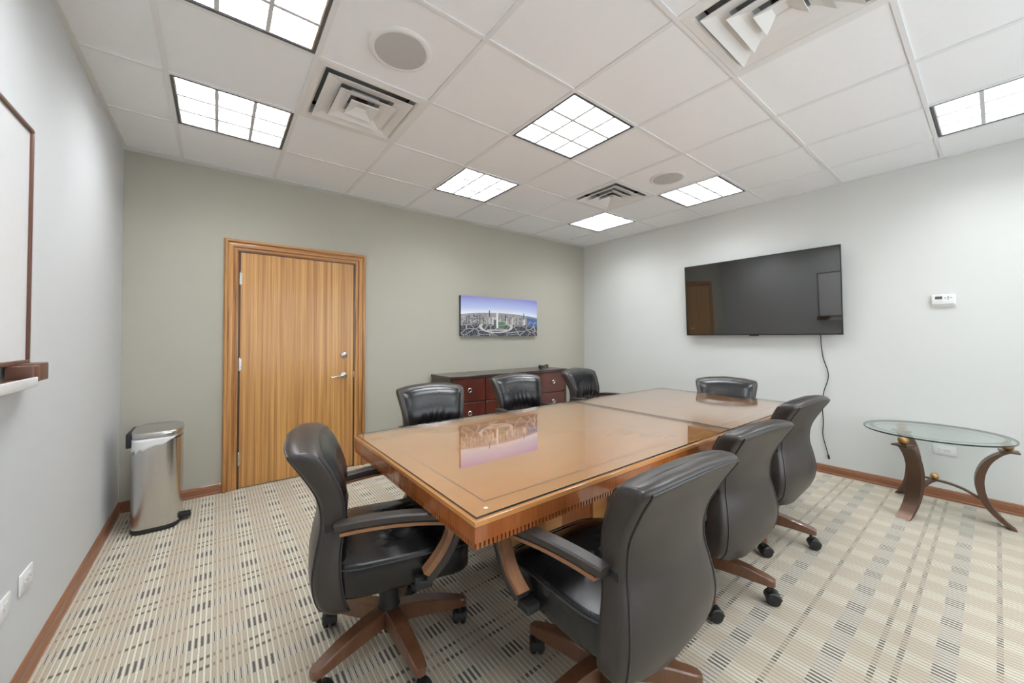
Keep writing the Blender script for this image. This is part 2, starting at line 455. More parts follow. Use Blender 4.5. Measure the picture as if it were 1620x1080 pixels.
# baseboards: stepped wooden profile swept along the wall
def baseboard(name, p0, p1, inward, m):
    prof = [(0, 0), (.016, 0), (.016, .012), (.011, .016), (.011, .058), (.008, .066), (.009, .072), (.004, .080), (0, .080)]
    bm = B(); n = Vector(inward)
    loft(bm, [[Vector(p)+n*a+Vector((0, 0, z)) for a, z in prof] for p in (p0, p1)])
    return struct(obj(name, bm, m, None))
baseboard('baseboard_left', (XL, YF, 0), (XL, YB, 0), (1, 0, 0), 'base_y')
baseboard('baseboard_right', (XR, YF, 0), (XR, YB, 0), (-1, 0, 0), 'base_y')
baseboard('baseboard_back', (XL+.012, YB, 0), (.039, YB, 0), (0, -1, 0), 'base_x')
baseboard('trim_1', (1.190, YB, 0), (XR-.012, YB, 0), (0, -1, 0), 'base_x')
baseboard('baseboard_front', (XL, YF, 0), (XR, YF, 0), (0, 1, 0), 'base_x')

# ------------------------------------------------------------------ door
door = struct(bpy.data.objects.new('door_1', None)); C.objects.link(door); door.location = (0, YB, 0)
DX0, DX1, DZ = .150, 1.080, 2.020
boxo('door_panel', 'door', door, DX0+.004, DX1-.004, -.012, .02, .012, DZ-.005, .002, 1)
CP = [(0, .004), (.003, .034), (.010, .040), (.022, .040), (.027, .034), (.029, .024), (.046, .027), (.060, .026), (.066, .020), (.068, .014), (.084, .016), (.092, .014), (.096, .008), (.100, .008), (.100, 0), (0, 0)]
def casing(pts, m):
    """profile: distance inward from the outer edge, thickness off the wall"""
    bm = B(); loft(bm, pts); return obj('casing', bm, m, door)
X0, X1, ZT = .039, 1.190, 2.122
casing([[(X0+a, -t, 0) for a, t in CP], [(X0+a, -t, ZT-a) for a, t in CP]], 'casing')
casing([[(X1-a, -t, 0) for a, t in CP], [(X1-a, -t, ZT-a) for a, t in CP]], 'casing')
casing([[(X0+a, -t, ZT-a) for a, t in CP], [(X1-a, -t, ZT-a) for a, t in CP]], 'casing_h')
boxo('door_stop', 'inlay', door, DX0-.011, DX0+.004, -.009, .0, 0, DZ)
boxo('door_stop', 'inlay', door, DX1-.004, DX1+.011, -.009, .0, 0, DZ)
boxo('door_stop', 'inlay', door, DX0-.011, DX1+.011, -.009, .0, DZ-.005, DZ+.004)
for z in (1.79, 1.055, .255):
    h = obj('hinge', lathe(B(), [(.007, -.05), (.007, .05)], 12, (DX0, -.018, z)), 'chrome', door, True)
    boxo('hinge_leaf', 'chrome', h, DX0-.002, DX0+.014, -.0135, -.011, z-.05, z+.05)
    for q in (-.053, .053): obj('hinge_tip', lathe(B(), [(.004, -.004), (.006, 0), (.004, .004)], 10, (DX0, -.018, z+q)), 'chrome', h, True)
d = obj('deadbolt', lathe(B(), [(.032, -.012), (.032, -.022), (.027, -.030), (.016, -.033), (.012, -.036)], 28, (.988, 0, 1.113), 'y'), 'chrome', door, True)
boxo('keyway', 'inlay', d, .986, .990, -.0375, -.0355, 1.106, 1.120)
lv = obj('lever_handle', lathe(B(), [(.033, -.012), (.033, -.020), (.028, -.028), (.013, -.032), (.012, -.060), (.008, -.064)], 28, (.985, 0, .915), 'y'), 'chrome', door, True)
obj('lever', tube(B(), catmull([(.985, -.055, .915), (.955, -.060, .913), (.915, -.058, .908), (.882, -.052, .897), (.868, -.048, .905)], 5), .007, 10), 'chrome', lv, True)
boxo('strike_plate', 'chrome', door, DX1+.000, DX1+.006, -.014, -.008, .885, .945)

# ------------------------------------------------------------------ ceiling fixtures
def troffer():
    t = bpy.data.objects.new('ceiling_light', None); C.objects.link(t)
    a, b = .014, T-.014
    bm = B()
    for (x0, x1, y0, y1) in ((a, b, a, a+.012), (a, b, b-.012, b), (a, a+.012, a+.012, b-.012), (b-.012, b, a+.012, b-.012)):
        box(bm, x0, x1, y0, y1, .000, .012)
    obj('dark_frame', bm, 'dark_frame', t)
    bm = B()
    for (x0, x1, y0, y1) in ((a, b, a, a+.008), (a, b, b-.008, b), (a, a+.008, a, b), (b-.008, b, a, b)):
        box(bm, x0, x1, y0, y1, .012, .135)
    box(bm, a, b, a, b, .128, .138)
    obj('housing', bm, 'white_metal', t)
    obj('lamp_panel', box(B(), a+.010, b-.010, a+.010, b-.010, .105, .110), 'lamp', t)
    # 3 x 3 parabolic louver: blades thicker at the top
    bm = B(); n = 3; c0, c1 = a+.014, b-.014; st = (c1-c0)/n
    for k in range(0, n+1):
        p = c0+st*k
        for ax in (0, 1):
            prof = [(-.0045, .004), (.0045, .004), (.006, .035), (.015, .075), (-.015, .075), (-.006, .035)]
            ends = []
            for e in (c0, c1):
                ends.append([((p+q, e, z) if ax == 0 else (e, p+q, z)) for q, z in prof])
            loft(bm, ends)
    obj('louver', bm, 'louver', t)
    bm = B()
    for k in range(1, n):
        p = c0+st*k
        box(bm, p-.009, p+.009, c0, c1, .0015, .004); box(bm, c0, c1, p-.009, p+.009, .0012, .0038)
    obj('louver_edge', bm, 'louver_edge', t)
    return t
def copy_tree(src, loc=None, rz=None):
    r = src.copy(); C.objects.link(r)
    if loc is not None: r.location = loc
    if rz is not None: r.rotation_euler = (0, 0, rz)
    for ch in list(src.children):
        c = ch.copy(); C.objects.link(c); c.parent = r
        for gch in list(ch.children):
            d2 = gch.copy(); C.objects.link(d2); d2.parent = c
    return r
LL = {(0, 0): 'white gridded ceiling light above the door, nearest the left wall',
      (3, 0): 'small-looking square gridded ceiling light above the hanging city picture',
      (6, 0): 'square gridded ceiling light farthest away, nearest the far room corner',
      (0, -2): 'large bright ceiling light cut off at the top edge, left of the round speaker',
      (3, -2): 'bright square nine-cell ceiling light in the middle of the ceiling over the table',
      (6, -2): 'square gridded ceiling light right of the small far speaker, above the television',
      (0, -5): 'gridded ceiling light over the whiteboard, behind the viewpoint',
      (3, -5): 'gridded ceiling light above and behind the viewpoint, mid room',
      (6, -5): 'bright ceiling light cut by the right edge of the photo, above the thermostat'}
t0 = None
for (i, j) in LIGHTS:
    loc = (GX+T*i, GY+T*j, H)
    if t0 is None: t0 = troffer(); o = t0; o.location = loc
    else: o = copy_tree(t0, loc)
    tag(o, LL[(i, j)], 'ceiling light', 'recessed fluorescent ceiling lights')

def diffuser():
    t = bpy.data.objects.new('air_vent', None); C.objects.link(t)
    c = T/2
    def sq(h, z): return [(c-h, c-h, z), (c+h, c-h, z), (c+h, c+h, z), (c-h, c+h, z)]
    def frame(name, seq, m):
        bm = B(); loft(bm, [sq(h, z) for h, z in seq], False, False)
        return obj(name, bm, m, t)
    frame('outer_frame', [(.298, .010), (.298, .001), (.292, -.002), (.262, -.002), (.250, .006), (.240, .060), (.246, .060), (.298, .010)], 'white_metal')
    o = B(); box(o, c-.245, c+.245, c-.245, c+.245, .085, .09); obj('duct', o, 'duct', t)
    frame('louver_ring', [(.235, -.010), (.235, -.014), (.190, .004), (.150, .014), (.140, .050), (.144, .050), (.153, .017), (.192, .008), (.235, -.010)], 'white_metal')
    frame('louver_ring', [(.158, -.016), (.158, -.020), (.120, -.002), (.084, .008), (.074, .045), (.078, .045), (.087, .011), (.122, .002), (.158, -.016)], 'white_metal')
    bm = B(); loft(bm, [sq(.080, -.014), sq(.080, -.022), sq(.050, -.006), sq(.032, .004), sq(.028, .012)], False, True)
    obj('center_cone', bm, 'white_metal', t)
    bm = B(); lathe(bm, [(.035, .060), (.035, .030), (.0, .030)], 20, (c, c, 0)); obj('damper', bm, 'bronze', t)
    return t
VL = {(1, -1): 'square stepped air vent below the large round speaker, nearest the door',
      (3, -4): 'square stepped air vent at the top edge of the photo, right of centre',
      (5, -1): 'small far square air vent between the round speaker and the olive wall'}
v0 = None
for (i, j) in VENTS:
    loc = (GX+T*i, GY+T*j, H)
    if v0 is None: v0 = diffuser(); o = v0; o.location = loc
    else: o = copy_tree(v0, loc)
    tag(o, VL[(i, j)], 'air vent', 'square ceiling air vents')
s0 = None
for (x, y, lab) in ((.701, 1.787, 'large round grey ceiling speaker beside the stepped vent, upper left'), (3.150, 1.785, 'small far round ceiling speaker left of a square light')):
    if s0 is None:
        s0 = bpy.data.objects.new('ceiling_speaker', None); C.objects.link(s0)
        obj('rim', lathe(B(), [(.120, .006), (.150, .006), (.150, .000), (.140, -.007), (.126, -.008), (.120, -.004)], 48, cap=False), 'white_metal', s0, True)
        obj('grille', lathe(B(), [(.123, .004), (.123, -.006), (.09, -.008), (.0, -.0085)], 48), 'speaker', s0, True)
        o = s0
    else: o = copy_tree(s0)
    o.location = (x, y, H+.003)
    tag(o, lab, 'speaker', 'round ceiling speakers')

# ------------------------------------------------------------------ conference table
TX0, TX1, TY0, TY1, TZ = .592, 3.640, .935, 2.165, .750
tb = thing('conference_table', 'long cherry wood conference table with glass sheets on top and dentil edge', 'table', ((TX0+TX1)/2, (TY0+TY1)/2, 0))
ox, oy = (TX0+TX1)/2, (TY0+TY1)/2
def tbox(name, m, x0, x1, y0, y1, z0, z1, bev=0, seg=2, par=None):
    return boxo(name, m, par or tb, x0-ox, x1-ox, y0-oy, y1-oy, z0, z1, bev, seg)
JX = 1.905
for a, b in ((TX0, JX-.0008), (JX+.0008, TX1)):
    tp = tbox('top_panel', 'table', a, b, TY0, TY1, TZ-.018, TZ, .002, 1)
    # thin inlaid line, a closed rectangle slightly proud of the veneer
    bm = B(); i0 = .098; w_ = .0035
    xa, xb, ya, yb = a+(i0 if a == TX0 else .05), b-(i0 if b == TX1 else .05), TY0+i0, TY1-i0
    for q in ((xa, xb, ya, ya+w_), (xa, xb, yb-w_, yb), (xa, xa+w_, ya, yb), (xb-w_, xb, ya, yb)):
        box(bm, q[0]-ox, q[1]-ox, q[2]-oy, q[3]-oy, TZ-.002, TZ+.0003)
    obj('inlay_line', bm, 'inlay', tp)
    tbox('edge_band', 'table_edge', a, b, TY0+.001, TY0+.030, .686, TZ-.018, .0)
    tbox('edge_band', 'table_edge', a, b, TY1-.030, TY1-.001, .686, TZ-.018, .0)
tbox('edge_band', 'table_edge', TX0+.001, TX0+.030, TY0+.03, TY1-.03, .686, TZ-.018, .0)
tbox('edge_band', 'table_edge', TX1-.030, TX1-.001, TY0+.03, TY1-.03, .686, TZ-.018, .0)
bm = B(); st = .0155
x = TX0+.006
while x < TX1-.012:
    for y in (TY0+.002, TY1-.018): box(bm, x-ox, x+.0095-ox, y-oy, y+.016-oy, .667, .686)
    x += st
y = TY0+.012
while y < TY1-.02:
    for x in (TX0+.002, TX1-.018): box(bm, x-ox, x+.016-ox, y-oy, y+.0095-oy, .667, .686)
    y += st
dn = obj('dentil_trim', bm, 'table_edge', tb); dn['kind'] = 'stuff'
tbox('under_frame', 'inlay', TX0+.018, TX1-.018, TY0+.018, TY1-.018, .668, .730)  # dark inlay colour paints shade into the gaps between dentils
for a, b, lb in ((TX0+.01, 2.318, 0), (2.326, TX1-.01, 1)):
    gp = tbox('glass_sheet', 'glass', a, b, TY0+.010, TY1-.010, TZ+.0015, TZ+.0085)
    bm = B()
    for q in ((a-.0004, b+.0004, TY0+.0094, TY0+.0104), (a-.0004, b+.0004, TY1-.0104, TY1-.0094), (a-.0006, a+.0004, TY0+.01, TY1-.01), (b-.0004, b+.0006, TY0+.01, TY1-.01)):
        box(bm, q[0]-ox, q[1]-ox, q[2]-oy, q[3]-oy, TZ+.0018, TZ+.0080)
    obj('polished_edge', bm, 'glass_edge', gp)  # edge near black: shaded gap under the glass is painted in
obj('glass_bumper', lathe(B(), [(.007, TZ+.0001), (.006, TZ+.0014)], 14, (.668-ox, .993-oy, 0)), 'white', tb, True)
# panelled pedestals
for a, b in ((1.30, 1.74), (2.62, 3.06)):
    pd = tbox('pedestal', 'table_edge', a, b, 1.40, 1.70, .09, .668, .004, 1)
    tbox('plinth', 'table_edge', a-.03, b+.03, 1.36, 1.74, .0, .09, .006, 2, pd)
    tbox('pilaster', 'table', a-.02, a+.10, 1.38, 1.72, .09, .668, .004, 1, pd)
    tbox('pilaster', 'table', b-.10, b+.02, 1.38, 1.72, .09, .668, .004, 1, pd)
tbox('stretcher_panel', 'table_edge', 1.74, 2.62, 1.52, 1.58, .12, .668)

# ------------------------------------------------------------------ leather office chair (faces +Y, origin on the floor under the column)
YR = smooth_tab([(.215, -.205), (.25, -.236), (.33, -.282), (.42, -.300), (.51, -.290), (.60, -.274), (.70, -.286), (.80, -.332), (.86, -.366), (.90, -.388)])
YFR = smooth_tab([(.215, -.172), (.25, -.172), (.33, -.186), (.42, -.200), (.51, -.202), (.60, -.192), (.70, -.196), (.80, -.229), (.86, -.257), (.90, -.278)])
HW = smooth_tab([(.215, .155), (.25, .200), (.31, .236), (.39, .252), (.47, .247), (.54, .233), (.61, .224), (.70, .230), (.80, .246), (.86, .256), (.90, .257)])
def back_ring(z, tw=1.0, ww=1.0, N=44, th=None):
    yr, yf, w = interp(YR, z), interp(YFR, z), interp(HW, z)*ww
    mid, h = (yr+yf)/2, (yf-yr)/2*tw
    cr = .030*max(0, min(1, (z-.58)/.30))**1.3; cb = .035*max(0, min(1, (.335-z)/.1))
    out = []
    for k in (range(N) if th is None else [None]):
        a = 2*PI*k/N if th is None else th
        x = w*spow(math.cos(a), .30); yy = spow(math.sin(a), .30); q = (x/w)**2
        out.append((x, mid+h*yy+.028*q, z-cr*q+cb*q))
    return out if th is None else out[0]
def build_chair():
    t = bpy.data.objects.new('office_chair', None); C.objects.link(t)
    # star base: five tapering wooden arms, each with a hooded twin-wheel caster
    star = bpy.data.objects.new('star_base', None); C.objects.link(star); star.parent = t
    for k in range(5):
        a = 2*PI*k/5; cs, sn = math.cos(a), math.sin(a)
        prof = [(.030, .168, .100, .031), (.12, .164, .098, .030), (.22, .149, .094, .027), (.29, .131, .088, .024), (.318, .123, .088, .021), (.327, .119, .090, .013)]
        rings = []
        for r, zt, zb, w_ in prof:
            e = .005
            q = [(-w_+e, zb), (w_-e, zb), (w_, zb+e), (w_, zt-e), (w_-e, zt), (-w_+e, zt), (-w_, zt-e), (-w_, zb+e)]
            rings.append([(r*cs-x*sn, r*sn+x*cs, z) for x, z in q])
        bm = B(); loft(bm, rings); leg = obj('base_arm', bm, 'chair_wood', t, True)
        c = Vector((.300*cs, .300*sn, 0)); rot = random.uniform(0, 6.28)
        bm = B(); lathe(bm, [(.008, .045), (.008, .105)], 10, c); 
        for s in (-1, 1):
            b2 = [(0.0, s*.006), (.025, s*.006), (.030, s*.010), (.0308, s*.018), (.027, s*.025), (.013, s*.028), (.0, s*.0285)]
            rings = []
            for r, h in b2:
                ring = []
                for i in range(20):
                    g_ = 2*PI*i/20; lx, ly, lz = r*math.cos(g_), h, r*math.sin(g_)
                    ring.append((c.x+.016*math.cos(rot)+lx*math.cos(rot)-ly*math.sin(rot), c.y+.016*math.sin(rot)+lx*math.sin(rot)+ly*math.cos(rot), .031+lz))
                rings.append(ring)
            loft(bm, rings, False, False)
        # hood
        rings = []
        for h in (-.030, -.024, .024, .030):
            ring = []
            rr = .0345 if abs(h) < .028 else .029
            for i in range(13):
                g_ = math.radians(10+i*14); lx, lz = rr*math.cos(g_), rr*math.sin(g_)
                ring.append((c.x+.016*math.cos(rot)+lx*math.cos(rot)-h*math.sin(rot), c.y+.016*math.sin(rot)+lx*math.sin(rot)+h*math.cos(rot), .031+lz))
            rings.append(ring)
        loft(bm, rings, True, True, False)
        obj('caster', bm, 'black', leg, True)
    bpy.data.objects.remove(star)
    bm = B(); lathe(bm, [(.020, .060), (.022, .075), (.045, .095), (.045, .170), (.040, .185), (.038, .290), (.032, .295), (.030, .350)], 28)
    obj('column', bm, 'black', t, True)
    bm = B(); box(bm, -.10, .10, -.14, .13, .335, .372, .012); box(bm, -.05, .05, -.235, -.12, .330, .360, .01)
    obj('tilt_mechanism', bm, 'black', t, True)
    bm = B(); tube(bm, [(.10, .04, .350), (.20, .06, .345), (.225, .065, .335)], .007, 8)
    bmesh.ops.create_uvsphere(bm, u_segments=12, v_segments=8, radius=.02, matrix=Matrix.Translation((.24, .07, .332)) @ Matrix.Diagonal((1.3, .8, .7, 1)))
    obj('height_lever', bm, 'rubber', t, True)
    # seat cushion with cross seam and two gathered tufts
    def outline(sc, dz, inset=0.0, N=96):
        r = []
        for k in range(N):
            a = 2*PI*k/N
            x = (.252-inset)*spow(math.cos(a), .36)*sc; y = .035+(.262-inset)*spow(math.sin(a), .36)*sc
            r.append([x, y, dz])
        return r
    def topz(x, y):
        ex, ey = abs(x)/.252, abs(y-.035)/.262
        z = .462+.016*(1-ex**4)*(1-ey**4)
        z -= .030*max(0, (y-.18)/.12)**2*.9
        z -= .010*math.exp(-((y-.03)/.010)**2)*(1-ex**6)
        for tx in (-.115, .115):
            dx, dy = x-tx, y-.03; r = math.hypot(dx, dy); th = math.atan2(dy, dx)
            z -= .016*math.exp(-(r/.028)**2)
            z += .0055*math.sin(9*th)*math.exp(-((r-.055)/.030)**2)
        return z
    bm = B(); rings = [outline(.90, .340), outline(.97, .345), outline(1.0, .358), outline(1.0, .40), outline(1.0, .432, -.002), outline(1.0, .446, .002)]
    for sc in (.985, .96, .93, .89, .85, .80, .75, .70, .65, .60, .55, .50, .45, .40, .35, .30, .25, .20, .15, .10, .05):
        r = outline(sc, 0)
        for p in r: p[2] = topz(p[0], p[1])
        rings.append(r)
    # drop the nose of the seat
    for r in rings:
        for p in r:
            f = max(0, (p[1]-.12)/.18); p[2] -= .018*f*f
            p[2] -= .012*(0.2-p[1])*.4
    loft(bm, rings); seat = obj('seat', bm, 'leather', t, 2)
    pp = outline(1.0, .450, -.0015); pp.append(pp[0])
    for p in pp: f = max(0, (p[1]-.12)/.18); p[2] -= .018*f*f+.012*(.2-p[1])*.4
    obj('seat_piping', tube(B(), pp, .0032, 6), 'piping', seat, True)
    # backrest: one lofted hourglass body
    zs = [(.210, .15, .80), (.213, .45, .90), (.219, .72, .96), (.230, .92, .99), (.245, 1, 1)]
    z = .265
    while z < .862: zs.append((z, 1, 1)); z += .022
    zs += [(.870, 1, 1), (.880, .95, 1), (.889, .82, .992), (.896, .60, .98), (.900, .30, .965), (.901, .06, .95)]
    bm = B(); loft(bm, [back_ring(*q) for q in zs]); bk = obj('backrest', bm, 'leather_rear', t, 2)
    # piping round the rear panel
    L = math.radians(228); R_ = math.radians(312)
    zz = [q for q in zs if .225 < q[0] < .888]
    pth = [back_ring(q[0], q[1]*1.01, q[2]*1.005, th=L) for q in zz]
    q = zz[-1]
    pth += [back_ring(q[0], q[1]*1.01, q[2], th=L+(R_-L)*k/10) for k in range(1, 10)]
    pth += [back_ring(q[0], q[1]*1.01, q[2]*1.005, th=R_) for q in zz[::-1]]
    obj('rear_piping', tube(B(), pth, .0035, 6), 'piping', bk, True)
    L2 = math.radians(150)
    for sgn in (-1, 1):
        pth = [back_ring(q[0], q[1]*1.01, q[2]*1.004, th=(L2 if sgn < 0 else PI-L2)) for q in zs if .29 < q[0] < .885]
        obj('front_piping', tube(B(), pth, .003, 6), 'piping', bk, True)
    # front pads: head pad gathered along its lower seam, lumbar pad below
    def pad(z0, z1, prot, pleat, name):
        bm = B(); nu, nv = 64, 26; V = []
        for j in range(nv+1):
            tt = j/nv; row = []
            for i in range(nu+1):
                s = -1+2*i/nu; zc = z0+(z1-z0)*tt
                w_ = interp(HW, zc)*.90; x = s*w_; q_ = (s*.9)**2
                cr = .030*max(0, min(1, (zc-.58)/.30))**1.3
                edge = (1-abs(s)**7)*(1-abs(2*tt-1)**9)
                y = interp(YFR, zc)+.028*q_-.012+(prot+.012)*edge
                if pleat:
                    low = math.exp(-(tt/.34)**2)*edge
                    mid = math.exp(-(s/.62)**4)
                    y += low*mid*(.0065*math.sin(s*23+2.2*math.sin(s*5))-.006)
                    fade = math.exp(-((tt-.10)/.09)**2)
                    y -= .013*fade*mid
                row.append(bm.verts.new((x, y, zc-cr*q_)))
            V.append(row)
        for j in range(nv):
            for i in range(nu): bm.faces.new((V[j][i], V[j][i+1], V[j+1][i+1], V[j+1][i]))
        # close the back of the pad inside the body
        rim = V[0]+[r[-1] for r in V[1:]]+V[-1][-2::-1]+[r[0] for r in V[-2:0:-1]]
        bm.faces.new(rim)
        o = obj(name, bm, 'leather', t, 2); return o
    pad(.585, .882, .022, True, 'head_pad')
    pad(.40, .590, .034, False, 'lumbar_pad')
    # armrests: black outer strip over a wooden inner strip, curving down to the seat
    for s in (-1, 1):
        path = catmull([(s*.238, -.205, .588), (s*.256, -.11, .598), (s*.277, .00, .602), (s*.297, .11, .596), (s*.308, .170, .586), (s*.312, .190, .558), (s*.309, .176, .508), (s*.310, .140, .455), (s*.292, .095, .392)], 6)
        n = len(path); k0 = int(n*.50)
        def lerp(a, b, f): return a+(b-a)*f
        tO = [lerp(.031, .029, i/(n-1)) for i in range(n)]
        bm = B(); strip(bm, path, (1, 0, 0), [lerp(.026, .022, abs(i-n*.4)/n) for i in range(n)], 0.0, tO, .006)
        arm = obj('armrest', bm, 'leather_rear', t, True)
        bm = B(); strip(bm, path[1:-1], (1, 0, 0), [.0255 if i < n*.5 else .0215 for i in range(n-2)], -.0005, [-.011 if i < n*.45 else -.022 for i in range(n-2)])
        obj('wood_face', bm, 'arm_wood', arm, True)
        bm = B(); box(bm, min(s*.12, s*.30), max(s*.12, s*.30), .06, .12, .350, .380, .006)
        obj('arm_bracket', bm, 'black', arm, True)
        bm = B(); box(bm, min(s*.17, s*.226), max(s*.17, s*.226), -.238, -.200, .580, .610, .006)
        obj('arm_joint', bm, 'black', arm, True)
    return t
# location, facing (degrees, 0 = +Y, positive turns left), star angle in the world, lift, label
CH = [((.580, 1.590), -104, 54, .030, 'black leather office chair at the near left end of the table, side view'),
      ((1.092, .868), -2, 30, .036, 'largest black leather chair in the foreground, seen from behind'),
      ((2.025, .985), -6, 70, -.005, 'black leather chair seen from behind, middle of the near row'),
      ((2.795, 1.010), -4, 65, .034, 'black leather chair seen from behind, farthest in the near row'),
      ((1.250, 2.400), 170, 20, .030, 'black leather chair across the table, nearest the wooden door'),
      ((2.150, 2.460), 174, 40, .048, 'black leather chair across the table, in front of the credenza'),
      ((3.110, 2.500), 186, 10, .050, 'black leather chair across the table, nearest the room corner'),
      ((3.575, 1.490), 114, 33, .0, 'black leather chair at the far end of the table below the television')]
ch0 = None
for (x, y), face, star, lift, lab in CH:
    if ch0 is None: ch0 = build_chair(); o = ch0
    else: o = copy_tree(ch0)
    o.location = (x, y, 0); o.rotation_euler = (0, 0, math.radians(face))
    tag(o, lab, 'chair', 'black leather chairs round the conference table')
    for c in o.children:
        n = c.name.split('.')[0]
        if n == 'base_arm':
            c.rotation_euler = (0, 0, math.radians(star-face))
        elif n != 'column': c.location = (0, 0, lift)

# ------------------------------------------------------------------ credenza with its small black device
CX0, CX1, CY0, CY1, CZ = 1.915, 3.665, 3.520, 3.955, .868
cr = thing('credenza', 'dark mahogany drawer cabinet with ring pulls along the olive wall', 'cabinet', ((CX0+CX1)/2, CY0, 0))
qx, qy = (CX0+CX1)/2, CY0
def cbox(name, m, x0, x1, y0, y1, z0, z1, bev=0, par=None):
    return boxo(name, m, par or cr, x0-qx, x1-qx, y0-qy, y1-qy, z0, z1, bev, 1)
cbox('body', 'cred_dark', CX0+.012, CX1-.012, CY0+.018, CY1, .10, CZ-.028)
cbox('top', 'cred_dark', CX0, CX1, CY0-.008, CY1, CZ-.028, CZ, .003)
for s in (CX0+.012, CX1-.045): cbox('stile', 'cred_dark', s, s+.033, CY0, CY0+.02, .10, CZ-.028)
for x in (CX0+.05, CX1-.10):
    for y in (CY0+.03, CY1-.08): cbox('foot', 'cred_dark', x, x+.05, y, y+.05, 0, .10)
cw = (CX1-CX0-.09-.012*3)/4
for r, (za, zb) in enumerate(((.585, .828), (.345, .573), (.115, .333))):
    for c in range(4):
        xa = CX0+.045+c*(cw+.012)
        dr = cbox('drawer', 'cred', xa, xa+cw, CY0+.002, CY0+.022, za, zb, .003)
        cx_, cz_ = xa+cw/2-qx, (za+zb)/2+.003
        bm = B()
        rings = []
        for i in range(28):
            a = 2*PI*i/28; rings.append([((.021+.006*math.cos(b))*math.cos(a)+cx_, -.004+.006*math.sin(b), (.021+.006*math.cos(b))*math.sin(a)+cz_) for b in [2*PI*k/10 for k in range(10)]])
        rings.append(rings[0]); loft(bm, rings, False, False); bmesh.ops.remove_doubles(bm, verts=bm.verts[:], dist=1e-5)
        lathe(bm, [(.007, -.010), (.007, .003)], 12, (cx_, 0, cz_), 'y')
        obj('ring_pull', bm, 'chrome', dr, True)
dv = thing('conference_remote', 'small black device lying on the credenza below the picture', 'device', (3.50, 3.80, CZ), math.radians(10))
bm = B(); box(bm, -.075, .075, -.022, .022, .004, .030, .008); obj('body', bm, 'black', dv, True)
for s in (-1, 1):
    obj('end_pod', lathe(B(), [(.018, 0), (.024, .006), (.024, .034), (.016, .040)], 18, (s*.072, 0, 0)), 'black', dv, True)
boxo('display', 'lcd', dv, -.035, .035, -.012, .012, .0295, .0315)
boxo('silver_band', 'chrome', dv, -.045, .045, -.0232, -.0215, .012, .018)

# ------------------------------------------------------------------ picture on canvas
pc = thing('canvas_picture', 'wide canvas print of an aerial city skyline on the olive wall', 'picture', (2.298, YB-.042, 1.300))
boxo('canvas_print', 'print', pc, 0, 1.215, 0, .004, 0, .490)
boxo('stretcher_frame', 'black', pc, .001, 1.214, .004, .040, .001, .489)

# ------------------------------------------------------------------ television
tv = thing('television', 'large flat black television mounted on the pale right wall', 'television', (4.472, 1.5805, 1.300))
tv.rotation_euler = (0, math.radians(-2.8), 0)
W2, HT = .722, .818
boxo('screen', 'screen', tv, -.0045, 0, -W2+.006, W2-.006, .012, HT-.006)
bm = B()
for q in ((-W2, W2, 0, .012), (-W2, W2, HT-.006, HT), (-W2, -W2+.006, .012, HT-.006), (W2-.006, W2, .012, HT-.006)): box(bm, -.007, .010, q[0], q[1], q[2], q[3])
obj('bezel', bm, 'black', tv)
boxo('rear_cover', 'black', tv, .0, .022, -W2+.01, W2-.01, .01, HT-.01, .006)
boxo('rear_bulge', 'black', tv, .022, .040, -.50, .50, .03, .45, .01)
boxo('receiver_nub', 'black', tv, -.006, .006, -.045, .045, -.009, .001, .002)
boxo('wall_bracket', 'black', tv, .030, .058, -.25, .25, .20, .55)
bm = B()
pts = [(4.498, 1.032, 1.345), (4.510, 1.030, 1.285), (4.522, 1.030, 1.20), (4.524, 1.018, 1.08), (4.522, .985, .96), (4.522, .985, .88), (4.524, 1.018, .76), (4.526, 1.030, .62), (4.526, 1.025, .48), (4.526, 1.030, .36), (4.524, 1.012, .26), (4.522, .990, .165)]
cdp = catmull(pts, 6)
o = obj('power_cord', tube(bm, cdp, .0036, 8), 'rubber', None, True)
lathe_b = B(); tube(lathe_b, [(4.522, .992, .175), (4.521, .986, .140)], .008, 8)
pl = obj('plug', lathe_b, 'rubber', o, True)
tag(o, 'thin black cord hanging down the wall from the television', 'cord')

# ------------------------------------------------------------------ thermostat and outlets
th = thing('thermostat', 'small white digital thermostat on the pale right wall', 'thermostat', (XR, .262, 1.568))
boxo('wall_plate', 'white', th, -.006, -.0005, -.066, .066, -.050, .044, .002)
boxo('body', 'white', th, -.030, -.006, -.062, .062, -.034, .046, .007, 3)
boxo('display', 'lcd', th, -.0312, -.0295, .002, .040, .009, .030)
bm = B()
for k in range(4):
    y_ = .034-k*.008; box(bm, -.0318, -.0311, y_-.005, y_-.001, .016, .023)
obj('digits', bm, 'ink', th)
for y_, z_, a, b in ((-.013, .017, .006, .0025), (-.043, .017, .006, .0025), (-.028, .026, .003, .004), (-.028, .016, .003, .004), (-.028, .006, .003, .004)):
    boxo('button', 'ink', th, -.0314, -.0295, y_-a, y_+a, z_-b, z_+b)
for y_ in (.034, .012): boxo('button', 'white', th, -.0316, -.0295, y_-.009, y_+.009, -.015, -.006, .001)

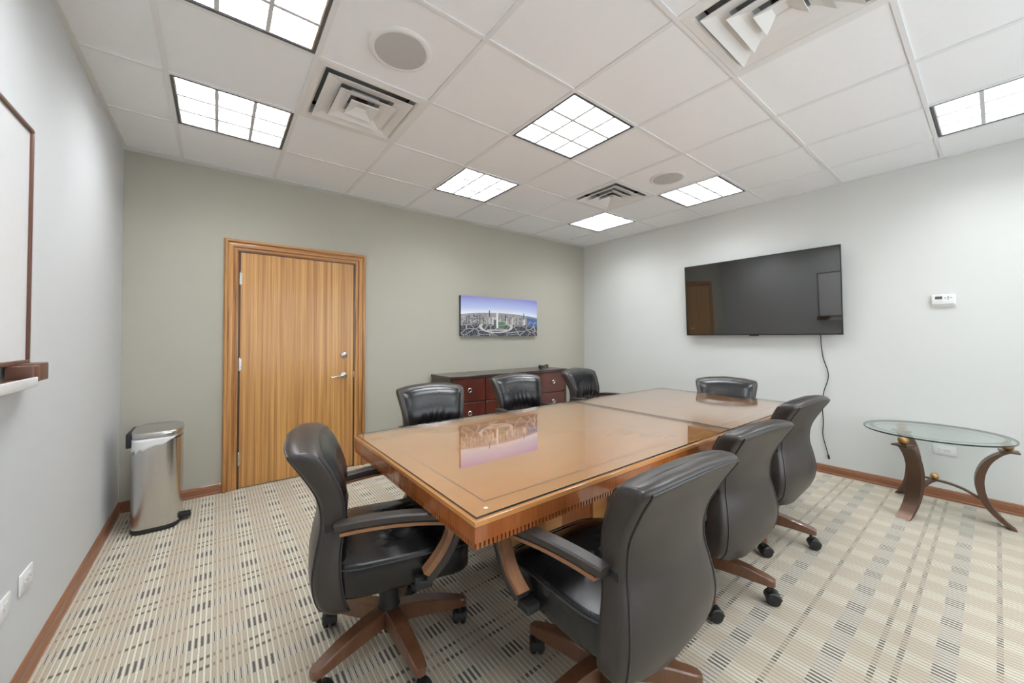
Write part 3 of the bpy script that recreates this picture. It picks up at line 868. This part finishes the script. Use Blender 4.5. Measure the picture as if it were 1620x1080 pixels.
def outlet(lab, loc, rz, kind=0):
    """horizontal duplex outlet; plate in local XZ, facing -Y"""
    t = thing('wall_outlet', lab, 'outlet', loc, rz, 'horizontal wall outlets')
    boxo('cover_plate', 'white', t, -.060, .060, -.007, -.0005, -.037, .037, .003, 2)
    for s in (-1, 1):
        rc = boxo('receptacle', 'white', t, s*.0195-.0145, s*.0195+.0145, -.0095, -.006, -.017, .017, .002, 1)
        if kind == 0:
            bm = B(); box(bm, s*.0195-.009, s*.0195-.002, -.0098, -.0090, .005, .0072); box(bm, s*.0195-.009, s*.0195-.002, -.0098, -.0090, -.0072, -.005)
            lathe(bm, [(.0028, -.0098), (.0028, -.0090)], 10, (s*.0195+.007, 0, 0), 'y')
            obj('slots', bm, 'inlay', rc)
    obj('screw', lathe(B(), [(.003, -.0084), (.003, -.0065)], 10, (0, 0, 0), 'y'), 'chrome', t, True)
    return t
outlet('white duplex outlet on the right wall behind the glass side table', (XR, .272, .386), -PI/2)
outlet('white outlet plate on the left wall below the whiteboard, farther one', (XL, 2.255, .382), PI/2)
outlet('white outlet plate cut off by the left edge of the photo', (XL, 2.055, .376), PI/2, 1)

# ------------------------------------------------------------------ whiteboard
WY0, WY1, WZ0, WZ1 = .36, 2.19, 1.19, 2.055
wb = thing('whiteboard', 'wall-mounted whiteboard with thin brown frame and tray on the left wall', 'whiteboard', (XL, (WY0+WY1)/2, WZ0))
wy = (WY0+WY1)/2
boxo('board', 'board', wb, .001, .012, WY0-wy+.012, WY1-wy-.012, .012, WZ1-WZ0-.012)
for q in ((WY0-wy, WY1-wy, 0, .016), (WY0-wy, WY1-wy, WZ1-WZ0-.016, WZ1-WZ0), (WY0-wy, WY0-wy+.016, .016, WZ1-WZ0-.016), (WY1-wy-.016, WY1-wy, .016, WZ1-WZ0-.016)):
    boxo('frame_rail', 'frame_brown', wb, .001, .020, q[0], q[1], q[2], q[3], .003)
tr = boxo('marker_tray', 'frame_brown', wb, .020, .075, WY0-wy+.02, 2.03-wy, -.055, -.045, .002)
boxo('tray_lip', 'white_metal', tr, .070, .080, WY0-wy+.02, 2.02-wy, -.070, -.038, .002)
boxo('tray_end_block', 'frame_brown', wb, .001, .060, 2.075-wy, 2.21-wy, -.060, .004, .004)
boxo('tray_end_block', 'frame_brown', wb, .010, .075, 2.005-wy, 2.068-wy, -.058, .000, .006)

# ------------------------------------------------------------------ step bin
bn = thing('trash_can', 'tall brushed steel step trash can in the corner by the door', 'trash can', (-.315, 3.64, 0))
def dring(sx, sy, z, N=56):
    """rounded oblong bulging towards the pedal side (+X)"""
    r = []
    for k in range(N):
        a = 2*PI*k/N; x = .128*spow(math.cos(a), .45)*sx; y = .190*spow(math.sin(a), .40)*sy
        r.append((x-(.016*(y/.19)**2 if x > 0 else 0), y, z))
    return r
bm = B(); loft(bm, [dring(1.0, 1.0, .030), dring(1.0, 1.0, .600)]); obj('body', bm, 'steel', bn, True)
bm = B(); loft(bm, [dring(1.0, 1.0, .0), dring(1.02, 1.015, .006), dring(1.02, 1.015, .024), dring(1.0, 1.0, .031)]); obj('base_ring', bm, 'black', bn, True)
bm = B(); loft(bm, [dring(.99, .99, .600), dring(.99, .99, .620)]); obj('rim', bm, 'black', bn, True)
bm = B(); rings = []
N = 56
for f in range(5):
    r = []
    for k, p in enumerate(dring(1.012, 1.010, 0)):
        drop = .055+.035*max(0, -p[0]/.128)+.010*math.sin(k*1.9)+.006*math.sin(k*4.1)
        if p[0] > .02: drop = max(.004, drop*(1-(p[0]-.02)/.09))
        r.append((p[0], p[1], .618-drop*f/4))
    rings.append(r)
loft(bm, rings, False, False); o = obj('bin_liner', bm, 'bag', bn, True)
so = o.modifiers.new('s', 'SOLIDIFY'); so.thickness = .0015
bm = B(); loft(bm, [dring(1.02, 1.01, .620), dring(1.03, 1.02, .626), dring(1.03, 1.02, .648), dring(1.0, .995, .657), dring(.90, .93, .661), dring(.3, .3, .664)]); obj('lid', bm, 'steel', bn, True)
boxo('hinge_block', 'black', bn, -.150, -.122, -.14, .14, .560, .655, .006)
pdl = boxo('pedal', 'rubber', bn, .118, .178, -.105, -.045, .022, .052, .006)
boxo('pedal_tread', 'chrome', pdl, .172, .181, -.100, -.050, .018, .026, .002)

# ------------------------------------------------------------------ round glass side table
gt = thing('side_table', 'round glass side table on three curved bronze legs with gold balls', 'side table', (4.150, .300, 0))
R0 = .378; ZG = .578
o = obj('glass_top', lathe(B(), [(R0-.030, ZG), (R0, ZG), (R0, ZG+.0075), (R0-.028, ZG+.012), (.0, ZG+.012)], 96, cap=False), 'glass_green', gt)
bm = B(); lathe(bm, [(.0, ZG), (R0-.030, ZG)], 96, cap=False)
me_low = obj('glass_underside', bm, 'glass_green', o)
obj('bevel_band', lathe(B(), [(R0-.058, ZG+.0123), (R0-.032, ZG+.0123)], 96, cap=False), 'glass_bevel', o)
obj('polished_edge', lathe(B(), [(R0+.0004, ZG-.0002), (R0+.0008, ZG+.004), (R0+.0004, ZG+.0085), (R0-.0006, ZG+.009), (R0-.012, ZG-.0006), (R0+.0004, ZG-.0002)], 96, cap=False), 'glass_edge', o, True)
for k, ad in enumerate((158, 275, 36)):
    a = math.radians(ad); er = Vector((math.cos(a), math.sin(a), 0)); et = Vector((-math.sin(a), math.cos(a), 0))
    prof = catmull([(.338, .512, 0), (.290, .482, 0), (.238, .415, 0), (.208, .315, 0), (.212, .215, 0), (.245, .120, 0), (.300, .045, 0), (.352, .0, 0)], 6)
    path = [er*p.x+Vector((0, 0, p.y)) for p in prof]; n = len(path)
    th_ = [.016+.026*math.sin(PI*i/(n-1)) for i in range(n)]
    bm = B(); rings = []
    for i, p in enumerate(path):
        tt = th_[i]/2; w_ = .040
        # thickness measured radially so that feet and heads end flat
        rings.append([p-et*w_-er*tt, p+et*w_-er*tt, p+et*w_+er*tt, p-et*w_+er*tt])
    loft(bm, rings); lg = obj('curved_leg', bm, 'bronze', gt, True)
    bm = B(); c_ = er*.330
    hd = [(-.045, -.038), (-.045, .048), (.045, .048), (.045, -.038)]
    loft(bm, [[c_+et*x+er*y+Vector((0, 0, z)) for x, y in hd] for z in (.508, .518)])
    obj('leg_cap', bm, 'bronze', lg)
    bm = B(); bmesh.ops.create_uvsphere(bm, u_segments=24, v_segments=16, radius=.030, matrix=Matrix.Translation(c_+Vector((0, 0, .548))))
    obj('gold_ball', bm, 'gold', lg, 2)
    arc = catmull([er*.205+Vector((0, 0, .165)), er*.14+Vector((0, 0, .205)), er*.07+Vector((0, 0, .228)), Vector((0, 0, .236))], 6)
    bm = B(); strip(bm, arc, et, .016, -.006, .006); obj('stretcher', bm, 'bronze', gt, True)
bm = B(); bmesh.ops.create_uvsphere(bm, u_segments=20, v_segments=14, radius=.023, matrix=Matrix.Translation((0, 0, .262)))
obj('gold_ball', bm, 'gold', gt, 2)
